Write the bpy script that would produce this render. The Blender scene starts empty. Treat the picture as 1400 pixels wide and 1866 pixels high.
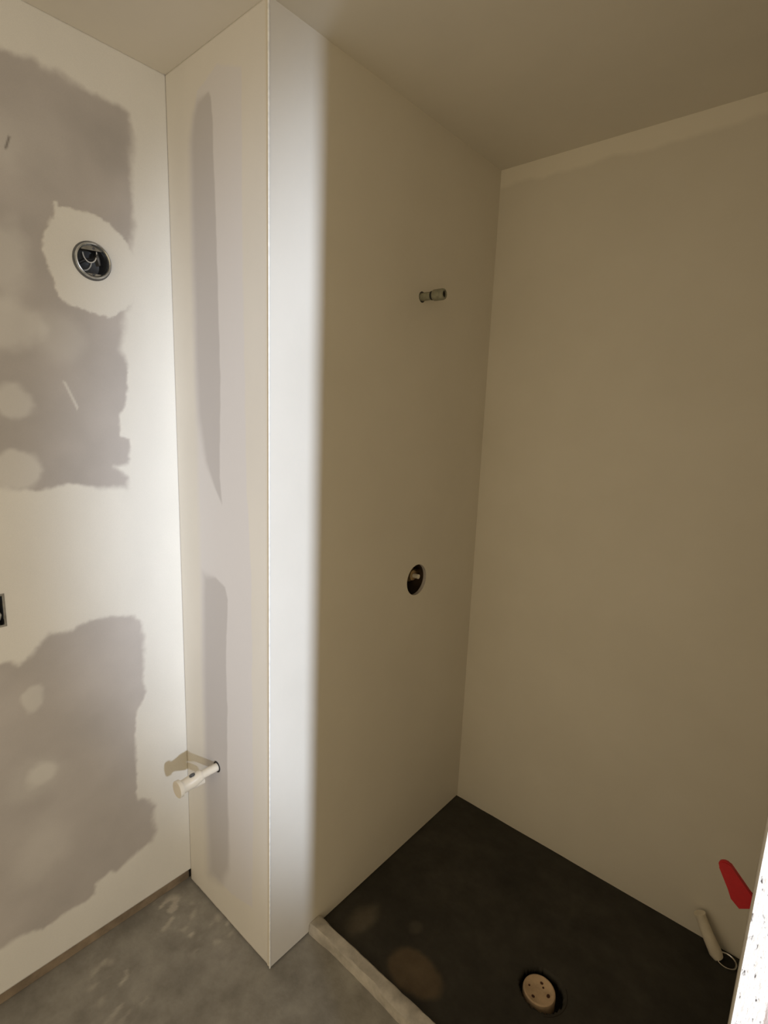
import bpy, bmesh, math, random
import numpy as np
from mathutils import Vector, Matrix

scene = bpy.context.scene
COL = scene.collection
rng = random.Random(7)

# ------------------------------------------------------------------ camera
CAM_POS = Vector((1.0660, -0.8036, 1.6333))
YAW, PITCH, ROLL, FPX = 0.7080, -0.1816, 0.0384, 966.15
fw = Vector((-math.sin(YAW) * math.cos(PITCH), math.cos(YAW) * math.cos(PITCH), math.sin(PITCH)))
rt = fw.cross(Vector((0, 0, 1))).normalized()
up = rt.cross(fw)
r2 = math.cos(ROLL) * rt + math.sin(ROLL) * up
u2 = -math.sin(ROLL) * rt + math.cos(ROLL) * up
cd = bpy.data.cameras.new('camera')
cd.sensor_fit = 'HORIZONTAL'
cd.sensor_width = 36.0
cd.lens = 36.0 * FPX / 1400.0
cd.clip_start = 0.02
cam = bpy.data.objects.new('camera', cd)
COL.objects.link(cam)
M3 = Matrix((r2, u2, -fw)).transposed()
cam.matrix_world = Matrix.Translation(CAM_POS) @ M3.to_4x4()
scene.camera = cam

# ------------------------------------------------------------------ world, lamp, exposure
world = bpy.data.worlds.new('world')
scene.world = world
world.use_nodes = True
bg = world.node_tree.nodes['Background']
bg.inputs[0].default_value = (1.0, 0.80, 0.51, 1)      # warm dim light of the unfinished rooms around
bg.inputs[1].default_value = 0.91

ld = bpy.data.lights.new('flashlight', 'SPOT')          # hand torch shining in from beyond the partition on the right
ld.energy = 375
ld.color = (0.88, 1.0, 1.22)
ld.spot_size = math.radians(49.5)
ld.spot_blend = 0.52
ld.shadow_soft_size = 0.058
lamp = bpy.data.objects.new('flashlight', ld)
COL.objects.link(lamp)
LPOS = Vector((3.15, -1.182, 1.44))
LAIM = LPOS + Vector((-math.cos(math.radians(36.0)), math.sin(math.radians(36.0)), math.tan(math.radians(-2.3))))
lamp.location = LPOS
lamp.rotation_euler = (LAIM - LPOS).to_track_quat('-Z', 'Y').to_euler()

sd = bpy.data.lights.new('flashlight_spill', 'SPOT')     # the same torch's wide weak spill around its main beam
sd.energy = 62
sd.color = ld.color
sd.spot_size = math.radians(100)
sd.spot_blend = 1.0
sd.shadow_soft_size = 0.058
spill = bpy.data.objects.new('flashlight_spill', sd)
COL.objects.link(spill)
spill.location = LPOS
spill.rotation_euler = lamp.rotation_euler

vs = scene.view_settings
vs.view_transform = 'Standard'
vs.look = 'None'
vs.gamma = 1.0
vs.use_curve_mapping = False
vs.exposure = 0.0

# ------------------------------------------------------------------ helpers
def link_mesh(name, me, mat, parent=None):
    o = bpy.data.objects.new(name, me)
    COL.objects.link(o)
    if mat is not None:
        me.materials.append(mat)
    if parent is not None:
        o.parent = parent
    return o

def from_bm(name, bm, mat, parent=None, smooth=False):
    bmesh.ops.recalc_face_normals(bm, faces=bm.faces[:])
    me = bpy.data.meshes.new(name)
    bm.to_mesh(me)
    bm.free()
    if smooth:
        for p in me.polygons:
            p.use_smooth = True
        me.set_sharp_from_angle(angle=math.radians(40))
    return link_mesh(name, me, mat, parent)

def structure(o):
    o['kind'] = 'structure'
    return o

def thing(name, loc, label, cat, group=None):
    o = bpy.data.objects.new(name, None)
    COL.objects.link(o)
    o.empty_display_size = 0.03
    o.location = loc
    o['label'] = label
    o['category'] = cat
    if group:
        o['group'] = group
    return o

def box(bm, lo, hi):
    v = [bm.verts.new((x, y, z)) for z in (lo[2], hi[2]) for y in (lo[1], hi[1]) for x in (lo[0], hi[0])]
    for f in ((0, 2, 3, 1), (4, 5, 7, 6), (0, 1, 5, 4), (2, 6, 7, 3), (0, 4, 6, 2), (1, 3, 7, 5)):
        bm.faces.new([v[i] for i in f])

def frame_for(d):
    d = Vector(d).normalized()
    a = Vector((0, 0, 1)) if abs(d.z) < 0.9 else Vector((1, 0, 0))
    s = d.cross(a).normalized()
    return s, d.cross(s)

def lathe(bm, base, axis, prof, n=28, cap=False):
    """prof = [(distance along axis, radius), ...]"""
    base = Vector(base); axis = Vector(axis).normalized()
    s, t = frame_for(axis)
    rings = []
    for h, r in prof:
        rings.append([bm.verts.new(base + axis * h + (s * math.cos(a) + t * math.sin(a)) * r)
                      for a in (2 * math.pi * k / n for k in range(n))])
    for a, b in zip(rings, rings[1:]):
        for k in range(n):
            bm.faces.new((a[k], a[(k + 1) % n], b[(k + 1) % n], b[k]))
    if cap:
        bm.faces.new(rings[0]); bm.faces.new(rings[-1])

def tube(bm, pts, rad, n=12, cap=True):
    pts = [Vector(p) for p in pts]
    rads = rad if isinstance(rad, (list, tuple)) else [rad] * len(pts)
    rings = []
    s = None
    for i, p in enumerate(pts):
        d = (pts[min(i + 1, len(pts) - 1)] - pts[max(i - 1, 0)]).normalized()
        if s is None:
            s, t = frame_for(d)
        else:
            s = (s - d * s.dot(d)).normalized(); t = d.cross(s)
        rings.append([bm.verts.new(p + (s * math.cos(a) + t * math.sin(a)) * rads[i])
                      for a in (2 * math.pi * k / n for k in range(n))])
    for a, b in zip(rings, rings[1:]):
        for k in range(n):
            bm.faces.new((a[k], a[(k + 1) % n], b[(k + 1) % n], b[k]))
    if cap:
        bm.faces.new(rings[0]); bm.faces.new(rings[-1])

# value noise in numpy for the plaster colours
_perm = np.random.RandomState(3).rand(256, 256)
def vnoise(x, y):
    xi = np.floor(x).astype(int); yi = np.floor(y).astype(int)
    fx = x - xi; fy = y - yi
    fx = fx * fx * (3 - 2 * fx); fy = fy * fy * (3 - 2 * fy)
    g = lambda a, b: _perm[a % 256, b % 256]
    return ((g(xi, yi) * (1 - fx) + g(xi + 1, yi) * fx) * (1 - fy) +
            (g(xi, yi + 1) * (1 - fx) + g(xi + 1, yi + 1) * fx) * fy)
def fbm(x, y, o=4):
    s = 0; a = 0.5; t = 0
    for k in range(o):
        s = s + a * vnoise(x * 2 ** k + 17.3 * k, y * 2 ** k + 5.7 * k); t += a; a *= 0.5
    return s / t - 0.5

def sdf(poly, X, Y):
    """signed distance, positive inside"""
    P = np.array(poly, float)
    d2 = np.full(X.shape, 1e9); inside = np.zeros(X.shape, bool)
    for i in range(len(P)):
        a = P[i]; b = P[(i + 1) % len(P)]
        ex, ey = b - a
        wx = X - a[0]; wy = Y - a[1]
        t = np.clip((wx * ex + wy * ey) / (ex * ex + ey * ey + 1e-12), 0, 1)
        d2 = np.minimum(d2, (wx - t * ex) ** 2 + (wy - t * ey) ** 2)
        c = ((a[1] <= Y) & (b[1] > Y)) | ((b[1] <= Y) & (a[1] > Y))
        side = ex * wy - ey * wx
        inside ^= c & np.where(ey > 0, side > 0, side < 0)
    d = np.sqrt(d2)
    return np.where(inside, d, -d)

def smooth(d, w):
    t = np.clip(d / (2 * w) + 0.5, 0, 1)
    return t * t * (3 - 2 * t)

def mixc(c, col, m):
    return c * (1 - m[..., None]) + np.array(col)[None, None, :] * m[..., None]

def grid_sheet(name, us, vs_, place, colour, mat, hole=None, thick=0.0127, relief=None, flip=False):
    """a dense sheet of board with its true colours (paper, filler) as a colour attribute"""
    U, V = np.meshgrid(us, vs_, indexing='ij')
    C = colour(U, V)
    R = relief(U, V) if relief is not None else np.zeros_like(U)
    P = place(U, V, R)
    nu, nv = U.shape
    idx = np.arange(nu * nv).reshape(nu, nv)
    q = np.stack([idx[:-1, :-1], idx[1:, :-1], idx[1:, 1:], idx[:-1, 1:]], -1)
    if flip:
        q = q[..., ::-1]
    if hole is not None:
        cu = (U[:-1, :-1] + U[1:, 1:]) / 2; cv = (V[:-1, :-1] + V[1:, 1:]) / 2
        q = q[~hole(cu, cv)]
    q = q.reshape(-1, 4)
    me = bpy.data.meshes.new(name)
    me.from_pydata(P.reshape(-1, 3).tolist(), [], q.tolist())
    at = me.color_attributes.new('board', 'FLOAT_COLOR', 'POINT')
    rgba = np.ones((nu * nv, 4), np.float32); rgba[:, :3] = C.reshape(-1, 3)
    at.data.foreach_set('color', rgba.ravel())
    me.update()
    for p in me.polygons:
        p.use_smooth = True
    o = link_mesh(name, me, mat)
    if thick:
        m = o.modifiers.new('thickness', 'SOLIDIFY'); m.thickness = thick; m.offset = -1
    return o

# ------------------------------------------------------------------ materials
def new_mat(name):
    m = bpy.data.materials.new(name)
    m.use_nodes = True
    nt = m.node_tree
    return m, nt, nt.nodes['Principled BSDF']

def noise_node(nt, scale, detail=4, rough=0.55):
    tc = nt.nodes.new('ShaderNodeTexCoord')
    n = nt.nodes.new('ShaderNodeTexNoise')
    n.inputs['Scale'].default_value = scale
    n.inputs['Detail'].default_value = detail
    n.inputs['Roughness'].default_value = rough
    nt.links.new(tc.outputs['Object'], n.inputs['Vector'])
    return n

def ramp(nt, src, stops):
    r = nt.nodes.new('ShaderNodeValToRGB')
    e = r.color_ramp.elements
    while len(e) < len(stops):
        e.new(0.5)
    for el, (p, c) in zip(e, stops):
        el.position = p
        el.color = (*c, 1) if len(c) == 3 else c
    nt.links.new(src, r.inputs[0])
    return r

def bump(nt, bsdf, src, strength, dist):
    b = nt.nodes.new('ShaderNodeBump')
    b.inputs['Strength'].default_value = strength
    b.inputs['Distance'].default_value = dist
    nt.links.new(src, b.inputs['Height'])
    nt.links.new(b.outputs[0], bsdf.inputs['Normal'])

def mix(nt, fac, a, b, mode='MIX'):
    m = nt.nodes.new('ShaderNodeMix')
    m.data_type = 'RGBA'; m.blend_type = mode
    for i, v in ((0, fac), (6, a), (7, b)):
        if hasattr(v, 'default_value') or hasattr(v, 'links'):
            nt.links.new(v, m.inputs[i])
        elif i == 0:
            m.inputs[0].default_value = v
        else:
            m.inputs[i].default_value = (*v, 1)
    return m.outputs[2]

def plain(name, col, rough=0.5, metal=0.0, nscale=60, namp=0.12, spec=0.4):
    m, nt, b = new_mat(name)
    n = noise_node(nt, nscale)
    r = ramp(nt, n.outputs[0], [(0.3, tuple(c * (1 - namp) for c in col)), (0.7, tuple(min(1, c * (1 + namp)) for c in col))])
    nt.links.new(r.outputs[0], b.inputs['Base Color'])
    b.inputs['Roughness'].default_value = rough
    b.inputs['Metallic'].default_value = metal
    b.inputs['Specular IOR Level'].default_value = spec
    return m

def board_mat(name):
    m, nt, b = new_mat(name)
    a = nt.nodes.new('ShaderNodeAttribute'); a.attribute_name = 'board'
    n = noise_node(nt, 900, 2)
    r = ramp(nt, n.outputs[0], [(0.25, (0.95,) * 3), (0.75, (1.04,) * 3)])
    c = mix(nt, 1.0, a.outputs['Color'], r.outputs[0], 'MULTIPLY')
    nt.links.new(c, b.inputs['Base Color'])
    b.inputs['Roughness'].default_value = 0.9
    b.inputs['Specular IOR Level'].default_value = 0.15
    n2 = noise_node(nt, 45, 5)
    bump(nt, b, n2.outputs[0], 0.10, 0.004)
    return m

MUD = (0.76, 0.735, 0.665)
PAPER = (0.475, 0.44, 0.405)

def painted_mat(name, lo, hi, band=None):
    m, nt, b = new_mat(name)
    n = noise_node(nt, 3.0, 5)
    r = ramp(nt, n.outputs[0], [(0.3, lo), (0.7, hi)])
    out = r.outputs[0]
    if band:
        tc = nt.nodes.new('ShaderNodeTexCoord')
        sx = nt.nodes.new('ShaderNodeSeparateXYZ')
        nt.links.new(tc.outputs['Object'], sx.inputs[0])
        nn = noise_node(nt, 7, 4)
        ad = nt.nodes.new('ShaderNodeMath'); ad.operation = 'MULTIPLY_ADD'
        nt.links.new(nn.outputs[0], ad.inputs[0]); ad.inputs[1].default_value = 0.05
        nt.links.new(sx.outputs[2], ad.inputs[2])
        mr = nt.nodes.new('ShaderNodeMapRange')
        mr.inputs[1].default_value = band - 0.006 + 0.025; mr.inputs[2].default_value = band + 0.010 + 0.025
        nt.links.new(ad.outputs[0], mr.inputs[0])
        out = mix(nt, mr.outputs[0], out, tuple(min(0.9, c * 1.10) for c in hi))
    nt.links.new(out, b.inputs['Base Color'])
    b.inputs['Roughness'].default_value = 0.85
    b.inputs['Specular IOR Level'].default_value = 0.2
    n2 = noise_node(nt, 60, 5)
    bump(nt, b, n2.outputs[0], 0.08, 0.003)
    return m

M_board = board_mat('filled plasterboard')
M_shower = painted_mat('cream skimmed board', (0.70, 0.66, 0.575), (0.74, 0.70, 0.615))
M_back = painted_mat('cream skimmed board with taped top', (0.66, 0.62, 0.535), (0.70, 0.66, 0.575), band=2.44)
M_ceil = painted_mat('ceiling skim', (0.68, 0.645, 0.57), (0.73, 0.69, 0.61))
M_bead = plain('corner bead filler', (0.84, 0.83, 0.78), 0.6)
M_plate = plain('raw timber plate', (0.25, 0.19, 0.125), 0.85, nscale=18, namp=0.35)
M_stud = plain('shaded timber stud', (0.11, 0.07, 0.045), 0.9, nscale=18, namp=0.3)  # timber colour darkened to paint in the shade of the wall cavity
M_dark = plain('painted cavity shade', (0.018, 0.015, 0.012), 0.95)  # near-black colour painting the shade inside cavities, holes and bores
M_steel = plain('galvanised steel', (0.50, 0.51, 0.51), 0.25, 1.0, namp=0.3)
M_gap_shadow = plain('painted gap shadow', (0.13, 0.125, 0.115), 0.9)  # dark colour painting the shadow round the electrical box
M_steel_d = plain('dull steel inside', (0.10, 0.10, 0.10), 0.45, 0.7)
M_wire = plain('pale wire sheath', (0.62, 0.61, 0.57), 0.5)
M_black = plain('black plastic', (0.02, 0.02, 0.02), 0.5)
M_pvc = plain('cream plastic pipe', (0.74, 0.68, 0.56), 0.4, nscale=40, namp=0.06)
M_dirty = plain('grey plastic nipple', (0.24, 0.235, 0.17), 0.55, nscale=80, namp=0.2)
M_brass = plain('dull brass', (0.42, 0.31, 0.17), 0.4, 0.7)
M_red = plain('red plastic', (0.52, 0.022, 0.028), 0.5, namp=0.06)
M_cap = plain('tan drain cap', (0.52, 0.38, 0.25), 0.6, nscale=30, namp=0.22)
M_capd = plain('rust brown slot', (0.06, 0.022, 0.012), 0.8)
M_chrome = plain('chrome ring', (0.8, 0.79, 0.76), 0.22, 1.0)

def concrete_mat(name):
    m, nt, b = new_mat(name)
    a = nt.nodes.new('ShaderNodeAttribute'); a.attribute_name = 'board'
    n = noise_node(nt, 11, 8, 0.62)
    r = ramp(nt, n.outputs[0], [(0.28, (0.72, 0.70, 0.68)), (0.72, (1.25, 1.24, 1.22))])
    c = mix(nt, 1.0, a.outputs['Color'], r.outputs[0], 'MULTIPLY')
    nt.links.new(c, b.inputs['Base Color'])
    b.inputs['Roughness'].default_value = 0.8
    b.inputs['Specular IOR Level'].default_value = 0.3
    n2 = noise_node(nt, 70, 6)
    bump(nt, b, n2.outputs[0], 0.25, 0.004)
    return m
M_floor = concrete_mat('concrete slab')

def rough_end_mat():
    m, nt, b = new_mat('rough white plaster edge')
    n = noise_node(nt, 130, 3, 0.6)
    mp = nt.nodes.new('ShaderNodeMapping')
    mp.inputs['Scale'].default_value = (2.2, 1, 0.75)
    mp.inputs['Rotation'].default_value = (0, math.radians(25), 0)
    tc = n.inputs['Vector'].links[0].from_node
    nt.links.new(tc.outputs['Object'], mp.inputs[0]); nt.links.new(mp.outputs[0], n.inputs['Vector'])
    r = ramp(nt, n.outputs[0], [(0.31, (0.10, 0.09, 0.085)), (0.40, (0.86, 0.85, 0.83))])  # dark flecks paint the raking shadows of the rough plaster
    # bare board paper beyond the filled corner strip
    sx = nt.nodes.new('ShaderNodeSeparateXYZ'); nt.links.new(tc.outputs['Object'], sx.inputs[0])
    mr = nt.nodes.new('ShaderNodeMapRange')
    mr.inputs[1].default_value = 1.0845; mr.inputs[2].default_value = 1.0855
    nt.links.new(sx.outputs[0], mr.inputs[0])
    c = mix(nt, mr.outputs[0], r.outputs[0], (0.50, 0.42, 0.40))
    nt.links.new(c, b.inputs['Base Color'])
    b.inputs['Roughness'].default_value = 0.9
    bump(nt, b, n.outputs[0], 0.35, 0.002)
    return m
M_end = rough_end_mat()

# ------------------------------------------------------------------ room dimensions
H = 2.5
XA = -0.4483            # left wall
YD = 1.0107             # back wall of the shower
YB = -1.8               # where the modelled room ends behind the viewer

# ---- left wall (bare board and joint filler)
UP = [(-1.9, 2.39), (-0.6, 2.39), (-0.376, 2.386), (-0.349, 2.384), (-0.314, 2.395), (-0.298, 2.384), (-0.267, 2.395), (-0.239, 2.383), (-0.205, 2.379), (-0.161, 2.377), (-0.128, 2.375), (-0.103, 2.367), (-0.101, 2.336), (-0.095, 2.315), (-0.1, 2.21), (-0.101, 2.155), (-0.101, 2.111), (-0.11, 2.047), (-0.116, 1.921), (-0.138, 1.868), (-0.152, 1.779), (-0.136, 1.733), (-0.141, 1.63), (-0.165, 1.607), (-0.168, 1.547), (-0.141, 1.539), (-0.145, 1.47), (-0.185, 1.465), (-0.147, 1.432), (-0.153, 1.401), (-0.2, 1.405), (-0.253, 1.413), (-0.299, 1.424), (-0.366, 1.411), (-0.451, 1.427), (-1.0, 1.42), (-1.9, 1.41)]
RING = [(-0.283, 2.095), (-0.249, 2.1), (-0.223, 2.104), (-0.19, 2.096), (-0.165, 2.086), (-0.132, 2.075), (-0.115, 2.056), (-0.107, 2.032), (-0.085, 1.993), (-0.09, 1.95), (-0.136, 1.881), (-0.177, 1.859), (-0.206, 1.86), (-0.242, 1.864), (-0.269, 1.87), (-0.293, 1.877), (-0.301, 1.898), (-0.308, 1.923), (-0.318, 1.951), (-0.326, 1.986), (-0.321, 2.026), (-0.308, 2.052), (-0.292, 2.077), (-0.288, 2.103)]
LOW = [(-0.486, 0.984), (-0.464, 0.981), (-0.446, 0.97), (-0.415, 0.99), (-0.394, 1.016), (-0.371, 1.035), (-0.316, 1.024), (-0.288, 1.038), (-0.22, 1.037), (-0.151, 1.018), (-0.129, 0.987), (-0.127, 0.924), (-0.133, 0.831), (-0.129, 0.771), (-0.142, 0.738), (-0.156, 0.717), (-0.164, 0.628), (-0.169, 0.493), (-0.167, 0.422), (-0.13, 0.389), (-0.113, 0.363), (-0.127, 0.323), (-0.113, 0.272), (-0.13, 0.242), (-0.193, 0.23), (-0.244, 0.208), (-0.263, 0.222), (-0.304, 0.209), (-0.312, 0.18), (-0.338, 0.173), (-0.387, 0.177), (-0.446, 0.173), (-0.499, 0.184), (-0.548, 0.182), (-1.9, 0.18), (-1.9, 0.98)]
DABS = [  # y, z, ry, rz, softness, strength
    (-0.40, 1.955, 0.05, 0.075, 0.018, 0.45), (-0.405, 1.81, 0.055, 0.05, 0.016, 0.5), (-0.30, 1.79, 0.05, 0.045, 0.025, 0.30),
    (-0.408, 1.628, 0.038, 0.040, 0.010, 0.60), (-0.410, 1.470, 0.050, 0.050, 0.009, 0.70), (-0.427, 0.865, 0.034, 0.042, 0.007, 0.62),
    (-0.418, 0.640, 0.024, 0.026, 0.012, 0.65), (-0.43, 0.63, 0.06, 0.06, 0.03, 0.25), (-0.43, 0.43, 0.07, 0.10, 0.03, 0.25),
    (-0.33, 2.22, 0.06, 0.07, 0.03, 0.12), (-0.39, 2.19, 0.03, 0.05, 0.02, 0.2), (-0.75, 1.95, 0.06, 0.06, 0.012, 0.5), (-0.8, 1.6, 0.05, 0.05, 0.012, 0.5),
    (-0.78, 0.8, 0.05, 0.05, 0.012, 0.5), (-1.15, 0.5, 0.05, 0.05, 0.012, 0.5), (-1.2, 1.8, 0.05, 0.05, 0.012, 0.5)]
def paper_mask(Y, Z):
    wob = 0.009 * fbm(Y * 85, Z * 85) + 0.008 * fbm(Y * 40, Z * 40) + 0.012 * fbm(Y * 12 + 9, Z * 12)
    wob2 = 0.010 * fbm(Y * 25 + 4, Z * 25) + 0.030 * fbm(Y * 11 + 2, Z * 11)
    soft = 0.0045 + 0.030 * np.clip(fbm(Y * 6 + 31, Z * 6) + 0.12, 0, 1)
    p = np.maximum(smooth(sdf(UP, Y, Z) + wob, soft), smooth(sdf(LOW, Y, Z) + wob, soft))
    p = p * (1 - smooth(sdf(RING, Y, Z) + 1.3 * wob, 0.0035))
    for (cy, cz, ry, rz, sf, st) in DABS:
        d = (1 - np.sqrt(((Y - cy) / ry) ** 2 + ((Z - cz) / rz) ** 2)) * min(ry, rz)
        p = p * (1 - 0.85 * st * smooth(d + 2.2 * wob2, sf * 1.3))
    # thin scrape of filler
    d = sdf([(-0.300, 1.687), (-0.292, 1.684), (-0.266, 1.622), (-0.270, 1.615), (-0.282, 1.645)], Y, Z)
    return p * (1 - 0.7 * smooth(d, 0.002))
def colA(Y, Z):
    c = np.zeros(Y.shape + (3,)) + np.array(MUD)
    c = c * (1 + 0.10 * fbm(Y * 9 + 3, Z * 5))[..., None]
    p = paper_mask(Y, Z)
    tone = 1 + 0.08 * (Z < 1.1) + 0.30 * fbm(Y * 7 + 50, Z * 7 + 2)
    pap = np.array(PAPER)[None, None] * tone[..., None]
    c = c * (1 - p[..., None]) + pap * p[..., None]
    # small dark nick
    d = sdf([(-0.384, 2.185), (-0.380, 2.184), (-0.371, 2.212), (-0.374, 2.215)], Y, Z)
    c = mixc(c, (0.12, 0.10, 0.09), 0.8 * smooth(d, 0.002))
    return np.clip(c, 0.02, 0.92)
BOX_C = (-0.212, 1.988); BOX_R = 0.0385
OUT = (-0.525, -0.4645, 1.081, 1.164)
def holeA(Y, Z):
    r = (Y - BOX_C[0]) ** 2 + (Z - BOX_C[1]) ** 2 < BOX_R ** 2
    return r | ((Y > OUT[0]) & (Y < OUT[1]) & (Z > OUT[2]) & (Z < OUT[3]))
def reliefA(Y, Z):
    return 0.0012 * (1 - paper_mask(Y, Z)) + 0.0010 * fbm(Y * 3, Z * 3)
ys = np.unique(np.concatenate([np.linspace(YB, -0.62, 60), np.linspace(-0.62, 0.0, 178), [OUT[0], OUT[1]]]))
zs = np.unique(np.concatenate([np.linspace(0.048, H, 700), [OUT[2], OUT[3]]]))
wA = structure(grid_sheet('wall_left', ys, zs, lambda Y, Z, R: np.stack([XA + R, Y, Z - 0.004 * 0], -1), colA, M_board, holeA, relief=reliefA))

bm = bmesh.new(); box(bm, (XA - 0.10, 0.0, 0.0), (XA - 0.0165, YD + 0.1, H))     # the run of the wall behind the boxed-in chase
wA2 = from_bm('wall_left_hidden', bm, M_dark); structure(wA2)
bm = bmesh.new(); box(bm, (XA - 0.10, YB, 0.0), (XA - 0.0155, 0.0, 0.040))
structure(from_bm('baseboard_left', bm, M_plate))
bm = bmesh.new(); box(bm, (XA - 0.12, YB, 0.0), (XA - 0.10, 0.0, H))
structure(from_bm('wall_left_backing', bm, M_dark))

# ---- return wall of the chase (faces the viewer)
SL1 = [(-0.239, 2.394), (-0.23, 2.38), (-0.224, 2.338), (-0.225, 2.255), (-0.219, 2.148), (-0.216, 2.1), (-0.209, 1.696), (-0.222, 1.446), (-0.211, 1.371), (-0.245, 1.413), (-0.29, 1.486), (-0.323, 1.607), (-0.331, 1.844), (-0.331, 2.122), (-0.327, 2.249), (-0.326, 2.312), (-0.31, 2.363), (-0.29, 2.387)]
SL2 = [(-0.317, 1.148), (-0.252, 1.153), (-0.205, 1.134), (-0.192, 1.101), (-0.196, 1.029), (-0.205, 0.918), (-0.204, 0.744), (-0.209, 0.466), (-0.206, 0.372), (-0.21, 0.211), (-0.25, 0.12), (-0.331, 0.10), (-0.338, 0.4), (-0.334, 0.689), (-0.324, 1.054)]
LIL = [(-0.33, 2.30), (-0.29, 2.41), (-0.20, 2.44), (-0.102, 2.40), (-0.102, 2.347), (-0.104, 2.079), (-0.095, 1.417), (-0.078, 1.197), (-0.078, 0.798), (-0.077, 0.448), (-0.085, 0.15), (-0.20, 0.12), (-0.33, 0.12), (-0.335, 1.0)]
def colB(X, Z):
    c = np.zeros(X.shape + (3,)) + np.array((0.74, 0.715, 0.66))
    c = c * (1 + 0.08 * fbm(X * 8, Z * 4))[..., None]
    wob = 0.005 * fbm(X * 40, Z * 25) + 0.006 * fbm(X * 9, Z * 9)
    left = np.clip((X + 0.34) / 0.05, 0, 1)
    sl = sdf(LIL, X, Z) + wob
    c = mixc(c, (0.71, 0.695, 0.70), 0.9 * smooth(sl, 0.004 + 0.02 * (1 - left)))
    s = np.maximum(sdf(SL1, X, Z), sdf(SL2, X, Z)) + wob
    c = mixc(c, (0.53, 0.51, 0.505), 0.85 * smooth(s, 0.003 + 0.02 * np.clip((0.5 - Z) / 0.4, 0, 1) + 0.022 * (1 - np.clip((X + 0.33) / 0.09, 0, 1))))
    return np.clip(c, 0.02, 0.92)
xs = np.linspace(XA, -0.0006, 130)
zs = np.linspace(0.006, H, 620)
structure(grid_sheet('wall_return', xs, zs, lambda X, Z, R: np.stack([X, 0 * X - R, Z + 0.006 * fbm(X * 30, 0 * X) * (Z < 0.008)], -1), colB, M_board,
          relief=lambda X, Z: 0.0006 * fbm(X * 6, Z * 2)))
bm = bmesh.new(); box(bm, (XA + 0.001, 0.014, 0.0), (-0.016, 0.05, 0.038))
structure(from_bm('trim_2', bm, M_plate))

# ---- shower side wall with the two holes
HOLE_V = (0.632, 1.069, 0.055)
HOLE_S = (0.585, 1.998, 0.0165)
bm = bmesh.new()
loops = [[(-0.0002, 0.004), (YD, 0.004), (YD, H), (-0.0002, H)]]
for (cy, cz, r), n in ((HOLE_V, 48), (HOLE_S, 24)):
    loops.append([(cy + r * math.cos(2 * math.pi * k / n), cz + r * math.sin(2 * math.pi * k / n)) for k in range(n)])
edges = []
for lp in loops:
    v = [bm.verts.new((0, a, b)) for a, b in lp]
    edges += [bm.edges.new((v[i], v[(i + 1) % len(v)])) for i in range(len(v))]
bmesh.ops.triangle_fill(bm, use_beauty=True, use_dissolve=False, edges=edges)
for f in bm.faces:
    if f.normal.x < 0:
        f.normal_flip()
ext = bmesh.ops.extrude_face_region(bm, geom=bm.faces[:])
for v in [g for g in ext['geom'] if isinstance(g, bmesh.types.BMVert)]:
    v.co.x -= 0.0127
wC = structure(from_bm('wall_shower', bm, M_shower))
wC.data.materials.append(plain('raw gypsum edge', (0.46, 0.42, 0.385), 0.95))
for p in wC.data.polygons:                                   # the cut edges of the two holes
    if abs(p.normal.x) < 0.3 and 0.3 < p.center.y < 0.9 and 0.5 < p.center.z < 2.3:
        p.material_index = 1
bm = bmesh.new(); box(bm, (-0.05, 0.05, 0.0), (-0.0145, YD, 0.038))
structure(from_bm('trim_3', bm, M_plate))
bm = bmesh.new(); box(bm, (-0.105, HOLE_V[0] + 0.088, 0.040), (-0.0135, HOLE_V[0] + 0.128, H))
structure(from_bm('trim_4', bm, M_stud))  # stud added to block the view into the cavity, coloured dark as shade
bm = bmesh.new(); box(bm, (-0.125, 0.30, 0.040), (-0.108, YD, H))
structure(from_bm('trim_5', bm, M_dark))  # back of the valve cavity, painted near-black as its shade

# ---- corner bead on the outside corner
bm = bmesh.new()
tube(bm, [(0.0003, -0.0003, z) for z in np.linspace(0.004, H, 12)], 0.0026, 10)
structure(from_bm('trim_1', bm, M_bead, smooth=True))

# ---- back wall of the shower
bm = bmesh.new(); box(bm, (-0.56, YD, -0.05), (2.6, YD + 0.1, H))
structure(from_bm('wall_back', bm, M_back))

# ---- partition on the right: its shower face runs very slightly out of square
YE = -0.30
XE0, XE1 = 1.0500, 1.0640      # at the back wall, at the near end
bm = bmesh.new()
pts = [(XE1, YE), (XE1 + 0.115, YE), (XE0 + 0.13, YD), (XE0, YD)]
lo = [bm.verts.new((x, y, -0.05)) for x, y in pts]; hi = [bm.verts.new((x, y, H)) for x, y in pts]
bm.faces.new(lo[::-1]); bm.faces.new(hi)
for i in range(4):
    bm.faces.new((lo[i], lo[(i + 1) % 4], hi[(i + 1) % 4], hi[i]))
wR = from_bm('wall_right', bm, M_shower)
structure(wR)
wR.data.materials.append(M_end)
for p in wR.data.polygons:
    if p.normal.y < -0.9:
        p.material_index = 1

# ---- ceiling
bm = bmesh.new(); box(bm, (-0.56, YB, H), (2.6, YD + 0.1, H + 0.1))
structure(from_bm('ceiling', bm, M_ceil))

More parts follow.
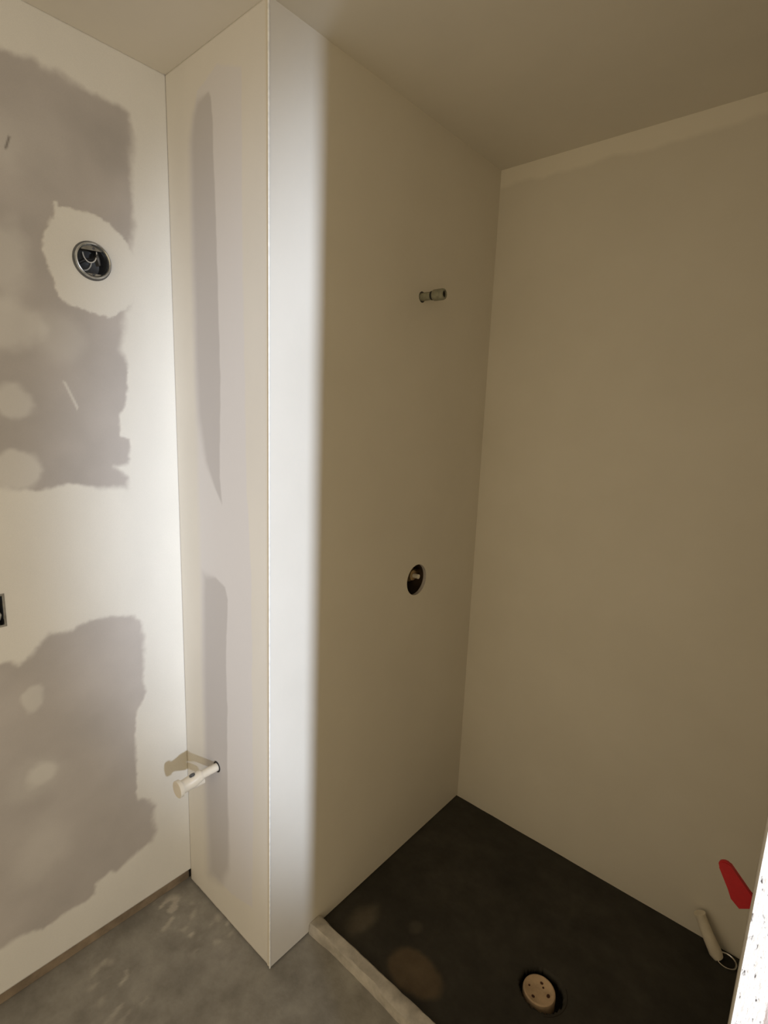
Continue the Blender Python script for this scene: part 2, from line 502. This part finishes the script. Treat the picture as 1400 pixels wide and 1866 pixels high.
# ---- floors
CURB0, CURB1 = 0.150, 0.198
def colF(X, Y):
    c = np.zeros(X.shape + (3,)) + np.array((0.285, 0.275, 0.25))
    c = c * (1 + 0.5 * fbm(X * 5, Y * 5))[..., None]
    st = np.clip((vnoise(X * 60 + 0.5 * Y * 40, Y * 26 - X * 14) - 0.62) * 4, 0, 1) * np.clip(fbm(X * 9 + 4, Y * 9) * 6, 0, 1)
    near = np.exp(-(((X + 0.30) / 0.14) ** 2 + ((Y + 0.16) / 0.16) ** 2))
    c = mixc(c, (0.52, 0.49, 0.44), np.clip(st * near * 2.5, 0, 0.8))
    pale = np.exp(-(((X + 0.13) / 0.06) ** 2 + ((Y + 0.06) / 0.05) ** 2))
    c = mixc(c, (0.36, 0.35, 0.33), 0.7 * pale)
    return np.clip(c, 0.02, 0.9)
structure(grid_sheet('floor', np.concatenate([np.linspace(XA - 0.1, 0.75, 220), np.linspace(0.76, 2.6, 20)]),
          np.concatenate([np.linspace(YB, -0.65, 30), np.linspace(-0.64, CURB0 + 0.02, 180)]),
          lambda X, Y, R: np.stack([X, Y, R], -1), colF, M_floor, thick=0.08,
          relief=lambda X, Y: 0.003 * fbm(X * 7, Y * 7) - 0.0015))
DR = (0.626, 0.500)
def colS(X, Y):
    c = np.zeros(X.shape + (3,)) + np.array((0.042, 0.039, 0.032))
    c = c * (1 + 0.7 * fbm(X * 5, Y * 5))[..., None]
    w = 0.03 * fbm(X * 14, Y * 14)
    d = 0.075 - np.sqrt(((X - 0.325) / 1.15) ** 2 + ((Y - 0.285) / 0.85) ** 2)
    c = mixc(c, (0.13, 0.095, 0.058), 0.75 * smooth(d + w, 0.012))
    d = 0.040 - np.sqrt(((X - 0.095) / 0.9) ** 2 + ((Y - 0.305) / 1.5) ** 2)
    c = mixc(c, (0.12, 0.105, 0.080), 0.75 * smooth(d + w, 0.02))
    d = 0.02 - np.sqrt((X - 0.24) ** 2 + (Y - 0.40) ** 2)
    c = mixc(c, (0.075, 0.066, 0.052), 0.6 * smooth(d + w, 0.01))
    return np.clip(c, 0.01, 0.9)
sf = structure(grid_sheet('floor_shower', np.linspace(-0.013, 1.10, 200), np.linspace(CURB0 + 0.022, YD + 0.01, 160),
          lambda X, Y, R: np.stack([X, Y, R], -1), colS, M_floor,
          hole=lambda X, Y: ((X - DR[0]) / 0.064) ** 2 + ((Y - DR[1]) / 0.064) ** 2 < 1, thick=0.03,
          relief=lambda X, Y: 0.003 * fbm(X * 7, Y * 7) - 0.0015))

# ------------------------------------------------------------------ shower curb
t = thing('shower_curb', (0.53, (CURB0 + CURB1) / 2, 0), 'low grey mortar curb crossing the floor in front of the shower', 'curb')
bm = bmesh.new()
n = 70
prof = [(CURB0, -0.003), (CURB0 + 0.003, 0.030), (CURB0 + 0.008, 0.034), (CURB1 - 0.006, 0.034), (CURB1, 0.029), (CURB1 + 0.002, -0.003)]
rings = []
for i in range(n + 1):
    x = 0.0015 + (1.052 - 0.0015) * i / n
    ring = []
    for k, (y, z) in enumerate(prof):
        jy = 0.006 * float(fbm(np.array(x * 22 + k * 3.1), np.array(k * 1.7))) + (0.005 * math.sin(x * 9) if k < 3 else 0)
        jz = 0.004 * float(fbm(np.array(x * 30), np.array(k * 2.3 + 8))) if z > 0.01 else 0
        ring.append(bm.verts.new((x - 0.53, y + jy - (CURB0 + CURB1) / 2, z + jz)))
    rings.append(ring)
for a, b in zip(rings, rings[1:]):
    for k in range(len(prof)):
        bm.faces.new((a[k], a[(k + 1) % len(prof)], b[(k + 1) % len(prof)], b[k]))
bm.faces.new(rings[0]); bm.faces.new(rings[-1])
M_curb = plain('pale mortar', (0.46, 0.43, 0.385), 0.9, nscale=35, namp=0.18)
from_bm('mortar_strip', bm, M_curb, t, smooth=True)

# ------------------------------------------------------------------ round electrical box on the left wall
t = thing('light_box', (XA, BOX_C[0], BOX_C[1]), 'round metal electrical box with loose wires inside a white filled patch of wall', 'electrical box')
t.scale = (1.0, 0.92, 0.92)
bm = bmesh.new()
lathe(bm, (0.001, 0, 0), (1, 0, 0), [(0.0, 0.0470), (0.008, 0.0470), (0.0115, 0.0450), (0.012, 0.0430), (0.010, 0.0405), (0.003, 0.039), (-0.006, 0.0385)], 48)
from_bm('rim', bm, M_steel, t, smooth=True)
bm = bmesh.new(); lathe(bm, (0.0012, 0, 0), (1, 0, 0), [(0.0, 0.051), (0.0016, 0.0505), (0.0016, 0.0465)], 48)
from_bm('gap_shadow_ring', bm, M_gap_shadow, t, smooth=True)  # proud dark ring painting the shadow of the recess around the rim
bm = bmesh.new()
lathe(bm, (-0.004, 0, 0), (-1, 0, 0), [(0.0, 0.0392), (0.045, 0.0392), (0.047, 0.034), (0.047, 0.0005)], 40)
from_bm('can', bm, M_steel_d, t, smooth=True)
# upper mounting tab closes the top of the opening
bm = bmesh.new()
arc = [(0.0385 * math.cos(a), 0.0385 * math.sin(a)) for a in np.linspace(math.radians(48), math.radians(138), 12)]
f1 = [bm.verts.new((0.002, y, z)) for y, z in arc]; f2 = [bm.verts.new((0.0035, y, z)) for y, z in arc]
bm.faces.new(f1); bm.faces.new(f2[::-1])
for i in range(len(arc)):
    j = (i + 1) % len(arc); bm.faces.new((f1[i], f1[j], f2[j], f2[i]))
from_bm('mounting_tab', bm, M_steel, t)
bm = bmesh.new()
arc = [(0.0385 * math.cos(a), 0.0385 * math.sin(a)) for a in np.linspace(math.radians(240), math.radians(305), 10)]
f1 = [bm.verts.new((0.001, y, z)) for y, z in arc]; f2 = [bm.verts.new((0.0025, y, z)) for y, z in arc]
bm.faces.new(f1); bm.faces.new(f2[::-1])
for i in range(len(arc)):
    j = (i + 1) % len(arc); bm.faces.new((f1[i], f1[j], f2[j], f2[i]))
from_bm('mounting_tab', bm, M_steel, t)
for (y, z) in ((0.004, 0.033), (0.002, -0.0345)):
    bm = bmesh.new(); lathe(bm, (0.0035, y, z), (1, 0, 0), [(0, 0.0032), (0.0015, 0.0030), (0.0022, 0.0015)], 12, True)
    from_bm('screw', bm, M_steel_d, t, smooth=True)
def arcpts(cy, cz, ry, rz, a0, a1, x0, x1, n=18):
    return [(x0 + (x1 - x0) * i / (n - 1), cy + ry * math.cos(math.radians(a0 + (a1 - a0) * i / (n - 1))),
             cz + rz * math.sin(math.radians(a0 + (a1 - a0) * i / (n - 1)))) for i in range(n)]
for pts in (arcpts(-0.001, 0.022, 0.017, 0.024, 180, 375, -0.012, -0.006), arcpts(-0.012, 0.004, 0.019, 0.026, 200, 370, -0.030, -0.020)):
    bm = bmesh.new(); tube(bm, pts, 0.0016, 8); from_bm('wire', bm, M_wire, t, smooth=True)
bm = bmesh.new(); tube(bm, [(-0.012, 0.020, 0.026), (-0.008, 0.017, 0.019), (-0.008, 0.020, 0.008), (-0.012, 0.024, -0.004)], [0.004, 0.005, 0.005, 0.004], 12)
from_bm('wire_nut', bm, M_steel_d, t, smooth=True)
bm = bmesh.new(); tube(bm, [(-0.020, -0.026, -0.006), (-0.014, -0.012, 0.004), (-0.014, 0.004, 0.006), (-0.024, 0.012, 0.024)], 0.0045, 10)
from_bm('cable', bm, M_black, t, smooth=True)

# ------------------------------------------------------------------ rectangular outlet box at the picture's left edge
oy, oz = (OUT[0] + OUT[1]) / 2, (OUT[2] + OUT[3]) / 2
hw, hh = (OUT[1] - OUT[0]) / 2, (OUT[3] - OUT[2]) / 2
t = thing('outlet_box', (XA, oy, oz), 'open rectangular metal outlet box with loose wires, on the left wall below the round box', 'electrical box')
bm = bmesh.new()
w = 0.0042
for lo_, hi_ in (((-0.012, -hw - 0.001, -hh - 0.001), (0.002, -hw + w, hh + 0.001)), ((-0.012, hw - w, -hh - 0.001), (0.002, hw + 0.001, hh + 0.001)),
               ((-0.012, -hw + w, hh - w), (0.002, hw - w, hh + 0.001)), ((-0.012, -hw + w, -hh - 0.001), (0.002, hw - w, -hh + w))):
    box(bm, lo_, hi_)
from_bm('frame', bm, M_steel, t)
bm = bmesh.new()
box(bm, (-0.060, -hw + w, -hh + w), (-0.056, hw - w, hh - w))
for s in (-1, 1):
    box(bm, (-0.060, min(s * hw, s * (hw - w)), -hh + w), (-0.012, max(s * hw, s * (hw - w)), hh - w))
    box(bm, (-0.060, -hw + w, min(s * hh, s * (hh - w))), (-0.012, hw - w, max(s * hh, s * (hh - w))))
from_bm('back_box', bm, M_black, t)
bm = bmesh.new(); tube(bm, [(-0.054, 0.016, -0.030), (-0.016, 0.019, -0.026), (-0.007, 0.019, -0.014), (-0.008, 0.014, -0.002), (-0.030, 0.004, 0.004)], 0.005, 10)
from_bm('cable', bm, M_wire, t, smooth=True)
bm = bmesh.new(); tube(bm, [(-0.050, -0.012, 0.028), (-0.016, -0.010, 0.020), (-0.010, -0.012, 0.004), (-0.030, -0.016, -0.018)], 0.004, 10)
from_bm('cable', bm, M_wire, t, smooth=True)

# ------------------------------------------------------------------ supply stub sticking out of the return wall
bx, bz = -0.265, 0.537
t = thing('supply_stub', (bx, 0, bz), 'cream plastic double pipe stub sticking out low in the corner of the left wall', 'pipe')
bm = bmesh.new(); lathe(bm, (0, -0.0008, 0), (0, -1, 0), [(0.0, 0.0175), (0.001, 0.0172), (0.001, 0.0)], 24)
from_bm('cut_hole', bm, M_dark, t)
bm = bmesh.new(); tube(bm, [(0, 0.004, 0), (0, -0.03, 0), (-0.001, -0.062, -0.001)], [0.0125, 0.0125, 0.0125], 18)
from_bm('pipe', bm, M_pvc, t, smooth=True)
bm = bmesh.new()
tube(bm, [(0.000, -0.052, 0.001), (-0.001, -0.056, 0), (-0.008, -0.075, -0.010), (-0.015, -0.100, -0.019), (-0.015, -0.118, -0.019)], [0.0135, 0.017, 0.020, 0.0195, 0.0195], 20)
from_bm('coupling', bm, M_pvc, t, smooth=True)
bm = bmesh.new()
lathe(bm, (-0.032, -0.030, -0.046), (0, -1, 0), [(0.012, 0.0075), (0.0, 0.0085), (0.0, 0.0115), (0.030, 0.0115)], 18)
tube(bm, [(-0.032, -0.058, -0.046), (-0.027, -0.075, -0.036), (-0.018, -0.098, -0.022)], [0.0116, 0.014, 0.016], 18)
br = from_bm('branch', bm, M_pvc, t, smooth=True)
bm = bmesh.new(); lathe(bm, (-0.032, -0.0425, -0.046), (0, 1, 0), [(0, 0.0002), (0, 0.0078)], 18)
from_bm('bore', bm, M_dark, br)
bm = bmesh.new(); lathe(bm, (-0.015, -0.114, -0.019), (0, -1, 0), [(0, 0.019), (0.0, 0.0255), (0.010, 0.0255), (0.011, 0.0245), (0.011, 0.0)], 28)
from_bm('end_cap', bm, M_pvc, t, smooth=True)
bm = bmesh.new(); lathe(bm, (-0.006, -0.080, 0.0085), Vector((-0.3, -0.2, 0.9)), [(0.0, 0.0085), (0.004, 0.0085), (0.004, 0.0)], 16)
from_bm('port', bm, M_steel_d, t, smooth=True)

# ------------------------------------------------------------------ shower head stub
t = thing('shower_arm_stub', (0, HOLE_S[0], HOLE_S[1]), 'short grey-green pipe nipple with coupling sticking out high in the shower wall', 'pipe')
bm = bmesh.new(); lathe(bm, (-0.05, 0, 0), (1, 0, 0), [(0, 0.0115), (0.02, 0.0115), (0.04, 0.0120), (0.082, 0.0120), (0.086, 0.011)], 20)
from_bm('nipple', bm, M_dirty, t, smooth=True)
bm = bmesh.new(); lathe(bm, (0.045, 0, 0), (1, 0, 0), [(0, 0.0122), (0.0, 0.0150), (0.003, 0.0165), (0.034, 0.0165), (0.038, 0.0150), (0.040, 0.0100), (0.034, 0.0095)], 24)
cp = from_bm('coupling', bm, M_dirty, t, smooth=True)
bm = bmesh.new(); lathe(bm, (0.080, 0, 0), (1, 0, 0), [(0, 0.0002), (0, 0.0098)], 20)
from_bm('bore', bm, M_dark, cp)
bm = bmesh.new(); lathe(bm, (0.036, 0, 0), (1, 0, 0), [(0, 0.0122), (0.001, 0.0134), (0.008, 0.0134), (0.009, 0.0122)], 24)
from_bm('seal_ring', bm, M_black, t, smooth=True)

# ------------------------------------------------------------------ mixing valve inside its hole
t = thing('mixing_valve', (-0.064, HOLE_V[0] + 0.018, HOLE_V[1] + 0.004), 'brass shower mixing valve seen inside the round hole in the shower wall', 'valve')
bm = bmesh.new(); lathe(bm, (0, 0, 0.002), (1, 0, 0), [(0, 0.0), (0, 0.026), (0.02, 0.026), (0.024, 0.020), (0.034, 0.019), (0.036, 0.014), (0.036, 0.0)], 28)
from_bm('body', bm, M_brass, t, smooth=True)
bm = bmesh.new(); lathe(bm, (0.036, 0, 0.002), (1, 0, 0), [(0, 0.0085), (0.022, 0.0080), (0.023, 0.0)], 16)
from_bm('stem', bm, M_pvc, t, smooth=True)
for s in (-1, 1):
    bm = bmesh.new(); tube(bm, [(0.010, s * 0.020, 0.002), (0.010, s * 0.066, 0.002)], 0.009, 14)
    from_bm('supply_pipe', bm, M_brass, t, smooth=True)
bm = bmesh.new(); tube(bm, [(0.010, 0, 0.02), (0.010, 0, 0.30)], 0.008, 14)
from_bm('riser_pipe', bm, M_brass, t, smooth=True)
bm = bmesh.new(); tube(bm, [(0.004, -0.035, 0.034), (0.006, 0.035, 0.030)], 0.0105, 8)
from_bm('bracket', bm, M_plate, t, smooth=True)

# ------------------------------------------------------------------ floor drain
t = thing('floor_drain', (DR[0], DR[1], -0.02), 'tan round drain cap standing in a hole of the dark shower floor', 'drain')
bm = bmesh.new()
lathe(bm, (0, 0, -0.04), (0, 0, 1), [(0, 0.0), (0, 0.074), (0.058, 0.074), (0.058, 0.072)], 36)
from_bm('pit', bm, M_dark, t)
bm = bmesh.new()
cx, cy = -0.006, 0.0
lathe(bm, (cx, cy, -0.045), (0, 0, 1), [(0, 0.047), (0.050, 0.047), (0.056, 0.0455), (0.058, 0.042), (0.0565, 0.036), (0.0545, 0.033), (0.0545, 0.0)], 40)
cap = from_bm('cap', bm, M_cap, t, smooth=True)
for (dx, dy, sx_, sy_) in ((-0.006, -0.027, 0.005, 0.004), (0.027, 0.003, 0.005, 0.006), (-0.028, -0.006, 0.003, 0.003), (-0.003, 0.024, 0.005, 0.004), (0.006, 0.015, 0.003, 0.003)):
    bm = bmesh.new()
    ring = [bm.verts.new((cx + dx + sx_ * math.cos(a), cy + dy + sy_ * math.sin(a), 0.0103)) for a in np.linspace(0, 2 * math.pi, 10, endpoint=False)]
    rl = [bm.verts.new((v.co.x, v.co.y, 0.0075)) for v in ring]
    bm.faces.new(ring); bm.faces.new(rl[::-1])
    for i in range(10):
        bm.faces.new((ring[i], ring[(i + 1) % 10], rl[(i + 1) % 10], rl[i]))
    from_bm('slot', bm, M_capd, cap)

# ------------------------------------------------------------------ cream stub in the far right corner of the shower floor
t = thing('floor_pipe_stub', (1.019, 0.968, 0.0), 'cream plastic pipe leaning out of a floor hole in the far right shower corner', 'pipe')
bm = bmesh.new(); lathe(bm, (0, 0, 0.0), (0, 0, 1), [(0.0, 0.029), (0.007, 0.029), (0.008, 0.027), (0.006, 0.0245), (0.0, 0.024)], 28)
from_bm('collar_ring', bm, M_chrome, t, smooth=True)
bm = bmesh.new(); lathe(bm, (0, 0, 0.0022), (0, 0, 1), [(0, 0.0), (0.0, 0.0242)], 28)
from_bm('open_hole', bm, M_dark, t)
bm = bmesh.new()
tube(bm, [(-0.020, -0.004, 0.004), (-0.028, -0.004, 0.014), (-0.060, 0.004, 0.060), (-0.084, 0.010, 0.100), (-0.088, 0.011, 0.107)], [0.015, 0.0195, 0.0175, 0.0160, 0.0180], 18)
from_bm('pipe', bm, M_pvc, t, smooth=True)

# ------------------------------------------------------------------ red lever valve on the partition
t = thing('lever_valve', (1.0545, 0.60, 0.532), 'stop valve with a tapered red lever half hidden behind the partition edge', 'valve')
bm = bmesh.new(); tube(bm, [(0.001, 0, 0), (-0.012, 0, 0)], 0.010, 16)
from_bm('body', bm, M_brass, t, smooth=True)
bm = bmesh.new()
L = 0.15
ang = math.radians(54)
dx_, dz_ = -math.cos(ang), math.sin(ang)
nx_, nz_ = math.sin(ang), math.cos(ang)
out = [(-0.013, 0.021), (0.010, 0.0275), (0.045, 0.0195), (0.084, 0.0140), (0.092, 0.0115), (0.096, 0.006), (0.097, 0.0)]
out = out + [(a, -b) for a, b in out[-2::-1]]
fr = [bm.verts.new((a * dx_ + b * nx_ - 0.010, -0.016, a * dz_ + b * nz_)) for a, b in out]
bk = [bm.verts.new((a * dx_ + b * nx_ - 0.010, -0.004, a * dz_ + b * nz_)) for a, b in out]
bm.faces.new(fr); bm.faces.new(bk[::-1])
for i in range(len(out)):
    j = (i + 1) % len(out); bm.faces.new((fr[i], fr[j], bk[j], bk[i]))
bmesh.ops.bevel(bm, geom=[e for e in bm.edges if len(e.link_faces) == 2 and abs(e.verts[0].co.y - e.verts[1].co.y) < 1e-5], offset=0.003, segments=2, affect='EDGES')
from_bm('lever', bm, M_red, t, smooth=True)
